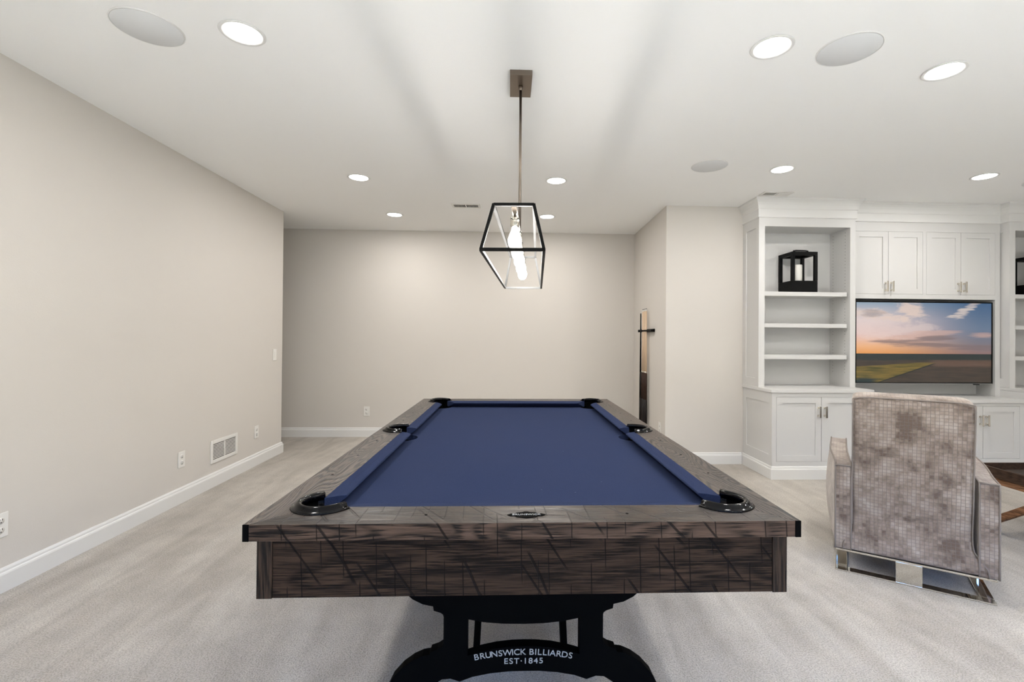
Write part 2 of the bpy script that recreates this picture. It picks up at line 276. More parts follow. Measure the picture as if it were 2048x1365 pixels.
# ------------------------------------------------------------------ mesh helpers
class MB:
    def __init__(s, origin=(0, 0, 0)):
        s.bm = bmesh.new(); s.o = Vector(origin)
    def faces(s, vs, fs, mi=0):
        v = [s.bm.verts.new(Vector(p)-s.o) for p in vs]
        for f in fs:
            try: fc = s.bm.faces.new([v[i] for i in f]); fc.material_index = mi
            except ValueError: pass
        return v
    def box(s, x0, x1, y0, y1, z0, z1, mi=0):
        vs = [(x, y, z) for x in (x0, x1) for y in (y0, y1) for z in (z0, z1)]
        s.faces(vs, [(0, 1, 3, 2), (4, 6, 7, 5), (0, 4, 5, 1), (2, 3, 7, 6), (0, 2, 6, 4), (1, 5, 7, 3)], mi); return s
    def obox(s, p, q, wdt, hgt, up=(0, 0, 1), mi=0):
        """bar from p to q, cross-section wdt (side) x hgt (along up)"""
        p, q = Vector(p), Vector(q); d = (q-p).normalized(); up = Vector(up)
        sd = d.cross(up).normalized(); u2 = sd.cross(d).normalized(); vs = []
        for c in (p, q):
            for a, b in ((-1, -1), (1, -1), (1, 1), (-1, 1)): vs.append(c+sd*a*wdt/2+u2*b*hgt/2)
        s.faces(vs, [(0, 1, 2, 3), (7, 6, 5, 4), (0, 4, 5, 1), (1, 5, 6, 2), (2, 6, 7, 3), (3, 7, 4, 0)], mi); return s
    def ring(s, c, r, n, ax='z', ph=0):
        out = []
        for i in range(n):
            a = 2*pi*i/n+ph; x, y = r*cos(a), r*sin(a)
            out.append(Vector(c)+Vector({'z': (x, y, 0), 'x': (0, x, y), 'y': (y, 0, x)}[ax]))
        return out
    def lathe(s, c, prof, n=32, ax='z', mi=0, cap=True):
        """prof = [(r, h)] along axis from centre c"""
        rows = []
        for r, h in prof:
            off = Vector({'z': (0, 0, h), 'x': (h, 0, 0), 'y': (0, h, 0)}[ax])
            rows.append([s.bm.verts.new(p-s.o) for p in s.ring(Vector(c)+off, max(r, 1e-5), n, ax)])
        for a, b in zip(rows, rows[1:]):
            for i in range(n):
                f = s.bm.faces.new((a[i], a[(i+1) % n], b[(i+1) % n], b[i])); f.material_index = mi; f.smooth = True
        if cap:
            for row in (rows[0][::-1], rows[-1]):
                try: f = s.bm.faces.new(row); f.material_index = mi
                except ValueError: pass
        return s
    def tube(s, pts, r, n=8, mi=0):
        pts = [Vector(p) for p in pts]; rows = []
        for i, p in enumerate(pts):
            d = (pts[min(i+1, len(pts)-1)]-pts[max(i-1, 0)]).normalized()
            up = Vector((0, 0, 1)) if abs(d.z) < 0.95 else Vector((1, 0, 0))
            a = d.cross(up).normalized(); b2 = a.cross(d).normalized()
            rr = r[i] if isinstance(r, (list, tuple)) else r
            rows.append([s.bm.verts.new(p+a*rr*cos(2*pi*k/n)+b2*rr*sin(2*pi*k/n)-s.o) for k in range(n)])
        for a, b2 in zip(rows, rows[1:]):
            for k in range(n):
                f = s.bm.faces.new((a[k], a[(k+1) % n], b2[(k+1) % n], b2[k])); f.smooth = True; f.material_index = mi
        s.bm.faces.new(rows[0][::-1]).material_index = mi; s.bm.faces.new(rows[-1]).material_index = mi
        return s
    def grid(s, P, mi=0, smooth=True, closed_u=False):
        rows = [[s.bm.verts.new(Vector(p)-s.o) for p in row] for row in P]
        for a, b in zip(rows, rows[1:]):
            n = len(a)
            for k in range(n if closed_u else n-1):
                f = s.bm.faces.new((a[k], a[(k+1) % n], b[(k+1) % n], b[k])); f.smooth = smooth; f.material_index = mi
        return rows
    def sweep(s, path, prof, mi=0):
        """path: plan polyline, the room lies on its right; prof: closed [(out, z)]"""
        P = [Vector((x, y)) for x, y in path]; offs = []
        for i, p in enumerate(P):
            ns = []
            if i > 0: d = (P[i]-P[i-1]).normalized(); ns.append(Vector((d.y, -d.x)))
            if i < len(P)-1: d = (P[i+1]-P[i]).normalized(); ns.append(Vector((d.y, -d.x)))
            m = sum(ns, Vector((0, 0))); m.normalize(); m /= max(0.3, m.dot(ns[0])); offs.append(m)
        rows = [[(p.x+o.x*a, p.y+o.y*a, z) for a, z in prof] for p, o in zip(P, offs)]
        r = s.grid(rows, mi, False, True); s.bm.faces.new(r[0]); s.bm.faces.new(r[-1][::-1]); return s
    def mesh(s, me, mat4=None, mi=0):
        b = bmesh.new(); b.from_mesh(me)
        if mat4 is not None: b.transform(mat4)
        idx = [s.bm.verts.new(v.co-s.o) for v in b.verts]
        for f in b.faces:
            try: g = s.bm.faces.new([idx[v.index] for v in f.verts]); g.material_index = mi
            except ValueError: pass
        b.free(); return s
    def build(s, name, mats, parent=None, bevel=0, seg=2, weld=False, loc=None, keep_uv=False):
        bm = s.bm
        bm.verts.ensure_lookup_table()
        if weld: bmesh.ops.remove_doubles(bm, verts=bm.verts, dist=1e-5)
        bmesh.ops.recalc_face_normals(bm, faces=bm.faces)
        uvl = bm.loops.layers.uv.new('UVMap')
        for f in bm.faces:
            n = f.normal; a = max(range(3), key=lambda i: abs(n[i]))
            for l in f.loops:
                c = l.vert.co; l[uvl].uv = ((c.y, c.z), (c.x, c.z), (c.x, c.y))[a]
        me = bpy.data.meshes.new(name); bm.to_mesh(me); bm.free()
        o = bpy.data.objects.new(name, me); COL.objects.link(o)
        for m in (mats if isinstance(mats, (list, tuple)) else [mats]): me.materials.append(m)
        if parent is not None: o.parent = parent
        else: o.location = s.o if loc is None else loc
        if bevel:
            md = o.modifiers.new('bevel', 'BEVEL'); md.width = bevel; md.segments = seg; md.limit_method = 'ANGLE'; md.angle_limit = radians(40)
            md.harden_normals = False
        return o
def tag(o, label=None, cat=None, group=None, kind=None):
    if label: o['label'] = label
    if cat: o['category'] = cat
    if group: o['group'] = group
    if kind: o['kind'] = kind
    return o
def struct(o): o['kind'] = 'structure'; return o
def empty(name, loc, label, cat, rz=0, group=None):
    o = bpy.data.objects.new(name, None); o.empty_display_size = 0.1; COL.objects.link(o); o.location = loc; o.rotation_euler = (0, 0, rz)
    return tag(o, label, cat, group)
def copy_tree(o, parent=None):
    c = o.copy(); COL.objects.link(c); c.parent = parent
    for ch in list(o.children): copy_tree(ch, c)
    return c
def flat_mesh(loops, depth, bev=0):
    """closed 2D loops (holes allowed) -> slab mesh of thickness depth centred on z=0"""
    cu = bpy.data.curves.new('tmp', 'CURVE'); cu.dimensions = '2D'; cu.fill_mode = 'BOTH'; cu.extrude = depth/2-bev; cu.bevel_depth = bev; cu.bevel_resolution = 1
    if bev: cu.offset = -bev
    for lp in loops:
        sp = cu.splines.new('POLY'); sp.points.add(len(lp)-1); sp.use_cyclic_u = True
        for p, q in zip(sp.points, lp): p.co = (q[0], q[1], 0, 1)
    ob = bpy.data.objects.new('tmp', cu); COL.objects.link(ob)
    bpy.context.view_layer.update()
    me = bpy.data.meshes.new_from_object(ob.evaluated_get(bpy.context.evaluated_depsgraph_get()))
    bpy.data.objects.remove(ob); bpy.data.curves.remove(cu); return me
def text_mesh(txt, size, depth, align='CENTER', spacing=1.0):
    cu = bpy.data.curves.new('tmp', 'FONT'); cu.body = txt; cu.size = size; cu.extrude = depth/2; cu.align_x = align; cu.space_character = spacing
    ob = bpy.data.objects.new('tmp', cu); COL.objects.link(ob); bpy.context.view_layer.update()
    me = bpy.data.meshes.new_from_object(ob.evaluated_get(bpy.context.evaluated_depsgraph_get()))
    bpy.data.objects.remove(ob); bpy.data.curves.remove(cu); return me
def arc(cx, cy, r, a0, a1, n): return [(cx+r*cos(radians(a0+(a1-a0)*i/n)), cy+r*sin(radians(a0+(a1-a0)*i/n))) for i in range(n+1)]

# ------------------------------------------------------------------ room shell
XL, YL, YB, XR, YC, XE, YR, XH, H = -2.547, 5.461, 6.316, 1.656, 4.93, 6.05, -1.6, -4.3, 2.70
T = 0.12
struct(MB().box(XH-T, XE+T, YR-T, YB+T, -0.1, 0).build('floor', CARPET))
struct(MB().box(XH-T, XE+T, YR-T, YB+T, H, H+0.1).build('ceiling', CEIL))
struct(MB().box(XL-T, XL, YR, YL, 0, H).build('wall_left', WALL))
struct(MB().box(XH, XL-T, YL-T, YL, 0, H).build('wall_hall', WALL))
struct(MB().box(XH-T, XH, YL-T, YB+T, 0, H).build('wall_hall_end', WALL))
struct(MB().box(XH, XR, YB, YB+T, 0, H).build('wall_back', WALL))
m = MB(); pr = [(XR, YB+T), (XR, YB), (1.627, YC), (1.627+T+0.03, YC), (1.627+T+0.03, YB+T)]
n_ = len(pr); m.faces([(x, y, 0) for x, y in pr]+[(x, y, H) for x, y in pr], [tuple(range(n_)), tuple(range(n_, 2*n_))]+[(i, (i+1) % n_, n_+(i+1) % n_, n_+i) for i in range(n_)])
struct(m.build('wall_right', WALL))
struct(MB().box(1.627+T+0.03, XE, YC, YC+T, 0, H).build('wall_cabinet_side', WALL))
struct(MB().box(XE, XE+T, YR, YC+T, 0, H).build('wall_far_right', WALL))
# rear wall behind the camera; unseen glazed opening, widened to brighten the ceiling
WX0, WX1, WZ0, WZ1 = -1.9, 4.7, 0.05, 2.2
struct(MB().box(XL-T, WX0, YR-T, YR, 0, H).box(WX1, XE+T, YR-T, YR, 0, H).box(WX0, WX1, YR-T, YR, WZ1, H).box(WX0, WX1, YR-T, YR, 0, WZ0).build('wall_rear', WALL))
wf = MB()
for x in (WX0, WX0+1.6, WX0+3.25, WX0+4.9, WX1-0.1): wf.box(x, x+0.1, YR-0.09, YR-0.03, WZ0, WZ1)
wf.box(WX0+0.1, WX1-0.1, YR-0.09, YR-0.03, WZ1-0.1, WZ1).box(WX0+0.1, WX1-0.1, YR-0.09, YR-0.03, WZ0, WZ0+0.1)
win = struct(wf.build('window_1', TRIM))
MB().box(WX0+0.1, WX1-0.1, YR-0.064, YR-0.058, WZ0+0.1, WZ1-0.1).build('pane', GLASSM, win)
al = bpy.data.lights.new('window_portal', 'AREA'); al.shape = 'RECTANGLE'; al.size = WX1-WX0; al.size_y = WZ1-WZ0; al.cycles.is_portal = True
ao = bpy.data.objects.new('window_portal', al); COL.objects.link(ao); ao.location = ((WX0+WX1)/2, YR-0.13, (WZ0+WZ1)/2); ao.rotation_euler = (radians(90), 0, 0)

BASE = [(0, 0), (.018, 0), (.018, .088), (.0155, .096), (.011, .100), (.0105, .110), (.006, .119), (0, .1205)]
struct(MB().sweep([(XL, YR), (XL, YL), (XH, YL)], BASE).build('baseboard_left', TRIM))
struct(MB().sweep([(XH, YB), (XR-0.018, YB)], BASE).build('baseboard_back', TRIM))
struct(MB().sweep([(XR, YB), (1.627, YC), (2.434, YC)], BASE).build('baseboard_right', TRIM))
CBASE = [(a*0.8, z) for a, z in BASE]
struct(MB().sweep([(2.452, YC), (2.452, 4.375), (3.43, 4.375), (3.43, 4.46), (5.02, 4.46), (5.02, 4.375), (XE, 4.375)], CBASE).build('trim_1', TRIM))
CROWN = [(0, 2.508), (.006, 2.508), (.012, 2.514), (.010, 2.522), (.010, 2.590), (.016, 2.598), (.018, 2.608), (.022, 2.630), (.031, 2.655), (.043, 2.674), (.052, 2.682), (.054, 2.69), (.054, 2.6995), (0, 2.6995)]
struct(MB().sweep([(2.445, YC), (2.445, 4.607), (3.425, 4.607), (3.425, 4.70), (5.02, 4.70), (5.02, 4.607), (XE, 4.607)], CROWN).build('trim_2', TRIM))

# ------------------------------------------------------------------ built-in cabinets
def shaker(name, x0, x1, z0, z1, yf, parent, origin, hx, hz, hlen=0.108):
    m = MB(origin); s = 0.055; t = 0.02
    m.box(x0, x0+s, yf, yf+t, z0, z1).box(x1-s, x1, yf, yf+t, z0, z1).box(x0+s, x1-s, yf, yf+t, z1-s, z1).box(x0+s, x1-s, yf, yf+t, z0, z0+s)
    m.box(x0+s-.001, x1-s+.001, yf+.009, yf+t, z0+s-.001, z1-s+.001)
    d = m.build(name, CAB, parent)
    h = MB(origin); z = hz
    h.box(hx-.008, hx+.008, yf-.036, yf-.028, z, z+hlen)
    for zz in (z+.012, z+hlen-.024): h.box(hx-.006, hx+.006, yf-.030, yf+.001, zz, zz+.012).box(hx-.009, hx+.009, yf-.003, yf+.001, zz-.003, zz+.015)
    o = h.build('handle', NICKEL, d, bevel=.001, seg=1); o['label'] = 'polished nickel bar handle'
    return d
def frame_case(origin, x0, x1, yf, z0, z1, rails, holes):
    """carcass: front face frame with openings (list of x0,x1,z0,z1), box behind"""
    m = MB(origin); d = .022; hs = sorted(holes)
    m.box(x0, hs[0][0], yf, yf+d, z0, z1)
    for a, b in zip(hs, hs[1:]): m.box(a[1], b[0], yf, yf+d, z0, z1)
    m.box(hs[-1][1], x1, yf, yf+d, z0, z1)
    for a in hs:
        m.box(a[0], a[1], yf, yf+d, a[3], z1).box(a[0], a[1], yf, yf+d, z0, a[2])
    m.box(x0, x0+.02, yf+d, YC-.004, z0, z1).box(x1-.02, x1, yf+d, YC-.004, z0, z1).box(x0+.02, x1-.02, YC-.016, YC-.004, z0, z1)
    m.box(x0+.02, x1-.02, yf+d, YC-.016, z1-.02, z1).box(x0+.02, x1-.02, yf+d, YC-.016, z0, z0+.02)
    return m
def side_recess(m, x, y0, y1, z0, z1, iy0, iy1, iz0, iz1, t=.010):
    """raised frame on a side face at x (outer face at x-t .. x)"""
    m.box(x-t, x, y0, iy0, z0, z1).box(x-t, x, iy1, y1, z0, z1).box(x-t, x, iy0, iy1, z0, iz0).box(x-t, x, iy0, iy1, iz1, z1)

# base cabinets
def base_unit(name, x0, x1, yf, ztop, label, doors, dz0, dz1, side=False):
    org = ((x0+x1)/2, yf, 0)
    r = empty(name, org, label, 'cabinet')
    holes = [(min(a for a, b in pr)-.002, max(b for a, b in pr)+.002, dz0-.002, dz1+.002) for pr in doors]
    m = frame_case(org, x0+(.010 if side else 0), x1, yf, 0.0, ztop, None, holes)
    if side: side_recess(m, x0+.010, yf, YC-.004, 0, ztop, 4.43, 4.862, .219, .706); 
    m.build('carcass', CAB, r)
    for pr in doors:
        (a0, a1), (b0, b1) = pr
        shaker('door', a0, a1, dz0, dz1, yf, r, org, a1-.028, dz1-.19)
        shaker('door', b0, b1, dz0, dz1, yf, r, org, b0+.028, dz1-.19)
    return r
base_unit('base_cabinet', 2.452, 3.4285, 4.375, .8065, 'white two-door low cabinet under the left bookcase with a panelled side', [((2.497, 2.9255), (2.9295, 3.360))], .165, .766, side=True)
base_unit('base_cabinet', 3.4295, 5.019, 4.46, .7035, 'white low cabinet under the television, partly hidden behind the armchair', [((3.478, 3.845), (3.849, 4.214)), ((4.224, 4.590), (4.594, 4.963))], .168, .673)
base_unit('base_cabinet', 5.0200, XE-.001, 4.375, .8065, 'white low cabinet under the bookcase at the right picture edge', [((5.08, 5.51), (5.514, 5.95))], .165, .766)
def top(x0, x1, y0, z0, z1, label):
    org = ((x0+x1)/2, y0, z0)
    tag(MB(org).box(x0, x1, y0, YC-.004, z0, z1).build('countertop', CAB, bevel=.003), label, 'countertop')
top(2.438, 3.4295, 4.362, .807, .838, 'white countertop below the shelves of the left bookcase')
top(3.4297, 5.0193, 4.447, .704, .740, 'lower white countertop below the television')
top(5.0195, XE-.001, 4.362, .807, .838, 'white countertop at the right picture edge, below the partly cropped bookcase')
# bookcases
def bookcase(x0, x1, label, peg):
    org = ((x0+x1)/2, 4.607, .8385); yf = 4.607
    r = empty('bookcase', org, label, 'bookcase')
    ox0, ox1 = x0+.060, x1-.055
    m = MB(org); Z0 = .8385
    m.box(x0+.010, ox0, yf, YC-.004, Z0, H-.0005).box(ox1, x1-.0005, yf, YC-.004, Z0, H-.0005).box(ox0, ox1, yf, YC-.004, 2.424, H-.0005)
    m.box(ox0, ox1, YC-.02, YC-.004, Z0, 2.424)
    side_recess(m, x0+.010, yf, YC-.004, Z0, H-.0005, 4.672, 4.866, .922, 2.417)
    c = m.build('carcass', CAB, r)
    h = MB(org)
    for z in [0.98+.032*i for i in range(45)]:
        if 1.30 < z < 1.36 or 1.62 < z < 1.66 : continue
        for x, sgn in ((ox0, 1), (ox1, -1)):
            for y in (4.68, 4.86):
                h.box(min(x, x+sgn*.0006), max(x, x+sgn*.0006), y-.0028, y+.0028, z-.0028, z+.0028)
    tag(h.build('peg_holes', DARK, c), kind='stuff')
    for z0, z1 in ((1.739, 1.781), (1.426, 1.466), (1.112, 1.155)):
        MB(org).box(ox0+.002, ox1-.018, yf+.02, YC-.022, z0, z1).build('shelf', CAB, r, bevel=.0015, seg=1)
    return r
bookcase(2.445, 3.425, 'tall white bookcase left of the television holding a black lantern on its top shelf', True)
bookcase(5.0205, XE-.001, 'tall white bookcase cut off by the right picture edge, right of the television', True)
# centre cabinet with the niche for the television
org = (4.22, 4.70, .7405)
r = empty('media_cabinet', org, 'white wall cabinet with four upper doors above and around the television niche', 'cabinet')
dz0, dz1 = 1.779, 2.413
prs = [((3.478, 3.8345), (3.838, 4.197)), ((4.238, 4.600), (4.6035, 4.965))]
m = frame_case(org, 3.4255, 5.0198, 4.70, 1.730, H-.0005, None, [(p[0][0]-.002, p[1][1]+.002, dz0-.002, dz1+.002) for p in prs])
m.box(3.4255, 3.478, 4.70, YC-.004, .7405, 1.73).box(4.967, 5.0198, 4.70, YC-.004, .7405, 1.73).box(3.478, 4.967, YC-.03, YC-.004, .7405, 1.73)
m.build('carcass', CAB, r)
for (a0, a1), (b0, b1) in prs:
    shaker('door', a0, a1, dz0, dz1, 4.70, r, org, a1-.028, 1.80)
    shaker('door', b0, b1, dz0, dz1, 4.70, r, org, b0+.028, 1.80)

# ------------------------------------------------------------------ television
X0, X1, Z0, Z1, Y0 = 3.490, 4.938, .868, 1.704, 4.697
org = ((X0+X1)/2, Y0, Z0); tv = empty('television', org, 'wide flat television showing a sunset over fields, set in the white cabinet niche', 'television')
m = MB(org); b_ = .012
m.box(X0, X0+b_, Y0, Y0+.045, Z0+.006, Z1).box(X1-b_, X1, Y0, Y0+.045, Z0+.006, Z1).box(X0+b_, X1-b_, Y0, Y0+.045, Z1-b_, Z1).box(X0+b_, X1-b_, Y0, Y0+.045, Z0+.006, Z0+.014)
m.box(X0+b_, X1-b_, Y0+.012, Y0+.045, Z0+.014, Z1-b_)
m.box(X0+.3, X1-.3, Y0+.045, YC-.0305, Z0+.15, Z0+.6)
m.build('frame', BLACK, tv)
MB(org).box(X0, X1, Y0, Y0+.045, Z0, Z0+.006).build('chin', SILVER_LIT, tv)['label'] = 'thin silver lower edge'
MB(org).box(X1-.19, X1-.14, Y0-.002, Y0+.02, Z0-.010, Z0).build('sensor', BLACK, tv)
sc = MB(org); sc.faces([(X0+b_, Y0+.003, Z0+.014), (X1-b_, Y0+.003, Z0+.014), (X1-b_, Y0+.003, Z1-b_), (X0+b_, Y0+.003, Z1-b_), (X0+b_, Y0+.0118, Z0+.014), (X1-b_, Y0+.0118, Z0+.014), (X1-b_, Y0+.0118, Z1-b_), (X0+b_, Y0+.0118, Z1-b_)],
    [(0, 1, 2, 3), (4, 5, 6, 7), (0, 1, 5, 4), (3, 2, 6, 7), (0, 3, 7, 4), (1, 2, 6, 5)])
so = sc.build('screen', SCREEN, tv); so['label'] = 'screen with a sunset over fields'
ul = so.data.uv_layers['UVMap']
for l in so.data.loops:
    c = so.data.vertices[l.vertex_index].co; ul.data[l.index].uv = ((c.x+org[0]-X0-b_)/(X1-X0-2*b_), (c.z+org[2]-Z0-.014)/(Z1-Z0-.014-b_))

# ------------------------------------------------------------------ lanterns
def lantern(x0, y0, z0, label):
    wx, wy, h = .262, .245, .405; x1, y1 = x0+wx, y0+wy
    org = ((x0+x1)/2, (y0+y1)/2, z0); r = empty('lantern', org, label, 'lantern', group='black lanterns on the bookcase shelves')
    m = MB(org).box(x0, x1, y0, y1, z0, z0+.115); m.build('lantern_base', BLACK, r, bevel=.003)
    p = .030
    for x in (x0, x1-p):
        for y in (y0, y1-p): MB(org).box(x, x+p, y, y+p, z0+.115, z0+h-.034).build('post', BLACK, r, bevel=.002)
    m = MB(org); t = z0+h
    m.box(x0, x1, y0, y0+.045, t-.034, t).box(x0, x1, y1-.045, y1, t-.034, t).box(x0, x0+.045, y0+.045, y1-.045, t-.034, t).box(x1-.045, x1, y0+.045, y1-.045, t-.034, t)
    m.box(x0+.045, x1-.045, y0+.045, y1-.045, t-.012, t-.004)
    m.build('lantern_top', BLACK, r, bevel=.002)
    cx, cy = org[0], org[1]
    hm = MB(org)
    hm.tube([(cx-.075, cy-.05, t), (cx-.075, cy-.05, t+.018), (cx-.05, cy-.05, t+.022), (cx+.05, cy-.05, t+.022), (cx+.075, cy-.05, t+.018), (cx+.075, cy-.05, t)], .007)
    hm.build('handle', BLACK, r)
    # candle standing in the lantern: its own thing
    c = MB((cx, cy, z0+.115)).lathe((cx, cy, z0+.115), [(.0, 0), (.041, 0), (.042, .004), (.042, .168), (.039, .173), (.03, .170), (0, .168)], 28, cap=False)
    return r, (cx, cy, z0+.115), c
for x0, lab, cl in ((2.803, 'black box lantern on the top shelf of the bookcase left of the television', 'white pillar candle inside the lantern left of the television'), (5.352, 'black box lantern cropped by the right picture edge, on the right bookcase', 'white pillar candle inside the cropped lantern at the right picture edge')):
    rr, cc, cm = lantern(x0, 4.645, 1.7812, lab)
    co = empty('candle', cc, cl, 'candle', group='pillar candles in the lanterns')
    cm.build('wax', WAX, co); MB(cc).tube([(cc[0], cc[1], cc[2]+.165), (cc[0]+.002, cc[1], cc[2]+.182)], .0014, 6).build('wick', DARK, co)

# ------------------------------------------------------------------ recessed lamps, speakers, vents
def can(x, y, label, on=True):
    org = (x, y, H); r = empty('recessed_light', org, label, 'ceiling light', group='recessed ceiling lights')
    m = MB(org); m.lathe(org, [(.094, -.0002), (.097, -.003), (.094, -.006), (.084, -.0065), (.078, -.003), (.078, -.0002)], 48, cap=False)
    m.build('trim_ring', TRIM, r)
    MB(org).lathe(org, [(0.0, -.004), (.077, -.004), (.077, -.0005)], 40, cap=False).build('lens', LENS, r)
    l = bpy.data.lights.new('can_light', 'AREA'); l.shape = 'DISK'; l.size = .15; l.energy = CAN_W; l.color = LAMP_COL
    lo = bpy.data.objects.new('can_light', l); COL.objects.link(lo); lo.location = (x, y, H-.009)
for x, y, lab in ((-1.245, 2.25, 'round recessed ceiling light at the upper left, right of the round ceiling speaker'),
                  (1.24, 2.225, 'large bright recessed ceiling light left of the speaker at the upper right'),
                  (2.235, 2.375, 'recessed ceiling light right of the speaker near the upper right corner'),
                  (-1.335, 4.24, 'recessed ceiling light left of the pendant, nearer of the two on that side'),
                  (-1.325, 5.50, 'recessed ceiling light farthest back on the left, near the back wall'),
                  (0.40, 4.215, 'recessed ceiling light right of the pendant rod, nearer of the two'),
                  (0.415, 5.465, 'recessed ceiling light farthest back, just right of the pendant frame'),
                  (2.215, 3.815, 'recessed ceiling light in front of the left bookcase, by the small speaker'),
                  (4.00, 3.875, 'recessed ceiling light in front of the television doors at far right'),
                  (-1.28, 0.2, 'added unseen recessed light behind the camera on the left'), (1.24, 0.2, 'added unseen recessed light behind the camera above the table end'),  # these last lamps are out of view, added for the light they give
                  (2.5, 0.2, 'added unseen recessed light behind the camera right of the middle'), (4.0, 2.0, 'added unseen recessed light beyond the right picture edge over the seating'), (4.0, 0.2, 'added unseen recessed light behind the camera at far right')):
    can(x, y, lab)
for x, y, lab in ((-1.657, 2.235, 'round grey ceiling speaker at the upper left corner, left of the recessed light'),
                  (1.618, 2.225, 'round grey ceiling speaker between the two bright lights at the upper right'),
                  (1.596, 3.78, 'round grey ceiling speaker right of the pendant, nearer the bookcase'),
                  (4.63, 3.96, 'round ceiling speaker barely showing at the right picture edge')):
    org = (x, y, H); r = empty('ceiling_speaker', org, lab, 'speaker', group='round ceiling speakers')
    MB(org).lathe(org, [(0, -.006), (.132, -.006), (.134, -.0045), (.134, -.0002)], 64, cap=False).build('grille', SPK, r)
    MB(org).lathe(org, [(.1345, -.0002), (.1345, -.0055), (.139, -.004), (.140, -.0002)], 64, cap=False).build('rim', TRIM, r)
def ceiling_vent(x0, x1, y0, y1, label, half):
    org = ((x0+x1)/2, (y0+y1)/2, H); r = empty('ceiling_vent', org, label, 'vent')
    z = H-.0003; f = .022; m = MB(org)
    m.box(x0, x1, y0, y0+f, z-.007, z).box(x0, x1, y1-f, y1, z-.007, z).box(x0, x0+f, y0+f, y1-f, z-.007, z).box(x1-f, x1, y0+f, y1-f, z-.007, z)
    xm = (x0+x1)/2; m.box(xm-.006, xm+.006, y0+f, y1-f, z-.007, z); m.build('frame', PLATE, r, bevel=.002)
    MB(org).box(x0+f, x1-f, y0+f, y1-f, z-.0012, z).build('duct', DARK, r)
    s = MB(org); n = 18
    for i in range(n):
        x = x0+f+(x1-x0-2*f)*(i+.5)/n
        if abs(x-xm) < .01: continue
        sg = -1 if (half and x > xm) else 1
        s.obox((x-sg*.0, y0+f, z-.004), (x, y1-f, z-.004), .0034 if not (half and x > xm) else .0125, .0022)
    s.build('louvres', PLATE, r)
ceiling_vent(-.625, -.325, 5.0, 5.15, 'white ceiling vent with dark slots left of the pendant lamp', False)
ceiling_vent(2.385, 2.672, 4.395, 4.52, 'white ceiling vent above the left bookcase, one half dark', True)

# ------------------------------------------------------------------ outlets, switch, return grille
def wall_frame(pos, normal):
    """matrix: local x = along wall, local y = up, local z = out of the wall"""
    n = Vector(normal); up = Vector((0, 0, 1)); xa = up.cross(n)
    return Matrix((xa, up, n)).transposed().to_4x4()
def outlet(pos, normal, label, switch=False):
    r = empty('light_switch' if switch else 'power_outlet', pos, label, 'light switch' if switch else 'outlet', group=None if switch else 'white power outlets')
    W4 = wall_frame(pos, normal)
    def place(mb, nm, mt, par, **k):
        mb.bm.transform(W4); return mb.build(nm, mt, par, **k)
    place(MB().box(-.038, .038, -.062, .062, .0003, .006), 'plate', PLATE, r, bevel=.003)
    if switch:
        s = place(MB().box(-.017, .017, -.034, .034, .006, .0085), 'rocker', PLATE, r, bevel=.001)
    else:
        for sy in (-.024, .024):
            m = MB(); m.lathe((0, sy, .006), [(.0165, 0), (.0165, .0018), (0, .0018)], 20, cap=False)
            rc = place(m, 'receptacle', PLATE, r)
            d = MB().box(-.0075, -.0045, sy+.001, sy+.011, .0075, .0082).box(.0045, .0075, sy+.001, sy+.010, .0075, .0082).lathe((0, sy-.008, .0075), [(.003, 0), (.003, .0007), (0, .0007)], 10, cap=False)
            place(d, 'slots', DARK, rc)
outlet((XL, 4.928, .334), (1, 0, 0), 'white outlet on the left wall near its far end, right of the vent grille')
outlet((XL, 3.829, .335), (1, 0, 0), 'white outlet on the left wall just left of the vent grille')
outlet((XL, 2.505, .337), (1, 0, 0), 'white outlet on the left wall cut by the left picture edge')
outlet((-1.856, YB, .333), (0, -1, 0), 'white outlet low on the back wall left of the pool table')
outlet((1.632, 5.12, .340), (-1, .0, 0), 'white outlet low on the right wall beside the cue rack, above the table rail')
outlet((XL, 5.286, 1.10), (1, 0, 0), 'white light switch on the left wall near the hallway corner', True)
org = (XL, 4.39, .298); r = empty('wall_grille', org, 'white slotted return air grille low on the left wall above the baseboard', 'vent')
m = MB(org); y0, y1, z0, z1 = 4.19, 4.59, .200, .397; f = .03; x = XL+.0003
m.box(x, x+.008, y0, y0+f, z0, z1).box(x, x+.008, y1-f, y1, z0, z1).box(x, x+.008, y0+f, y1-f, z0, z0+f).box(x, x+.008, y0+f, y1-f, z1-f, z1).box(x, x+.008, 4.384, 4.396, z0+f, z1-f)
m.build('frame', PLATE, r, bevel=.0025)
MB(org).box(x, x+.001, y0+f, y1-f, z0+f, z1-f).build('duct', DARK, r)
m = MB(org)
for i in range(11):
    z = z0+f+(z1-z0-2*f)*(i+.5)/11
    for a, b in ((y0+f, 4.384), (4.396, y1-f)): m.box(x+.001, x+.0035, a, b, z+.0005, z+.0065)
m.build('louvres', PLATE, r)

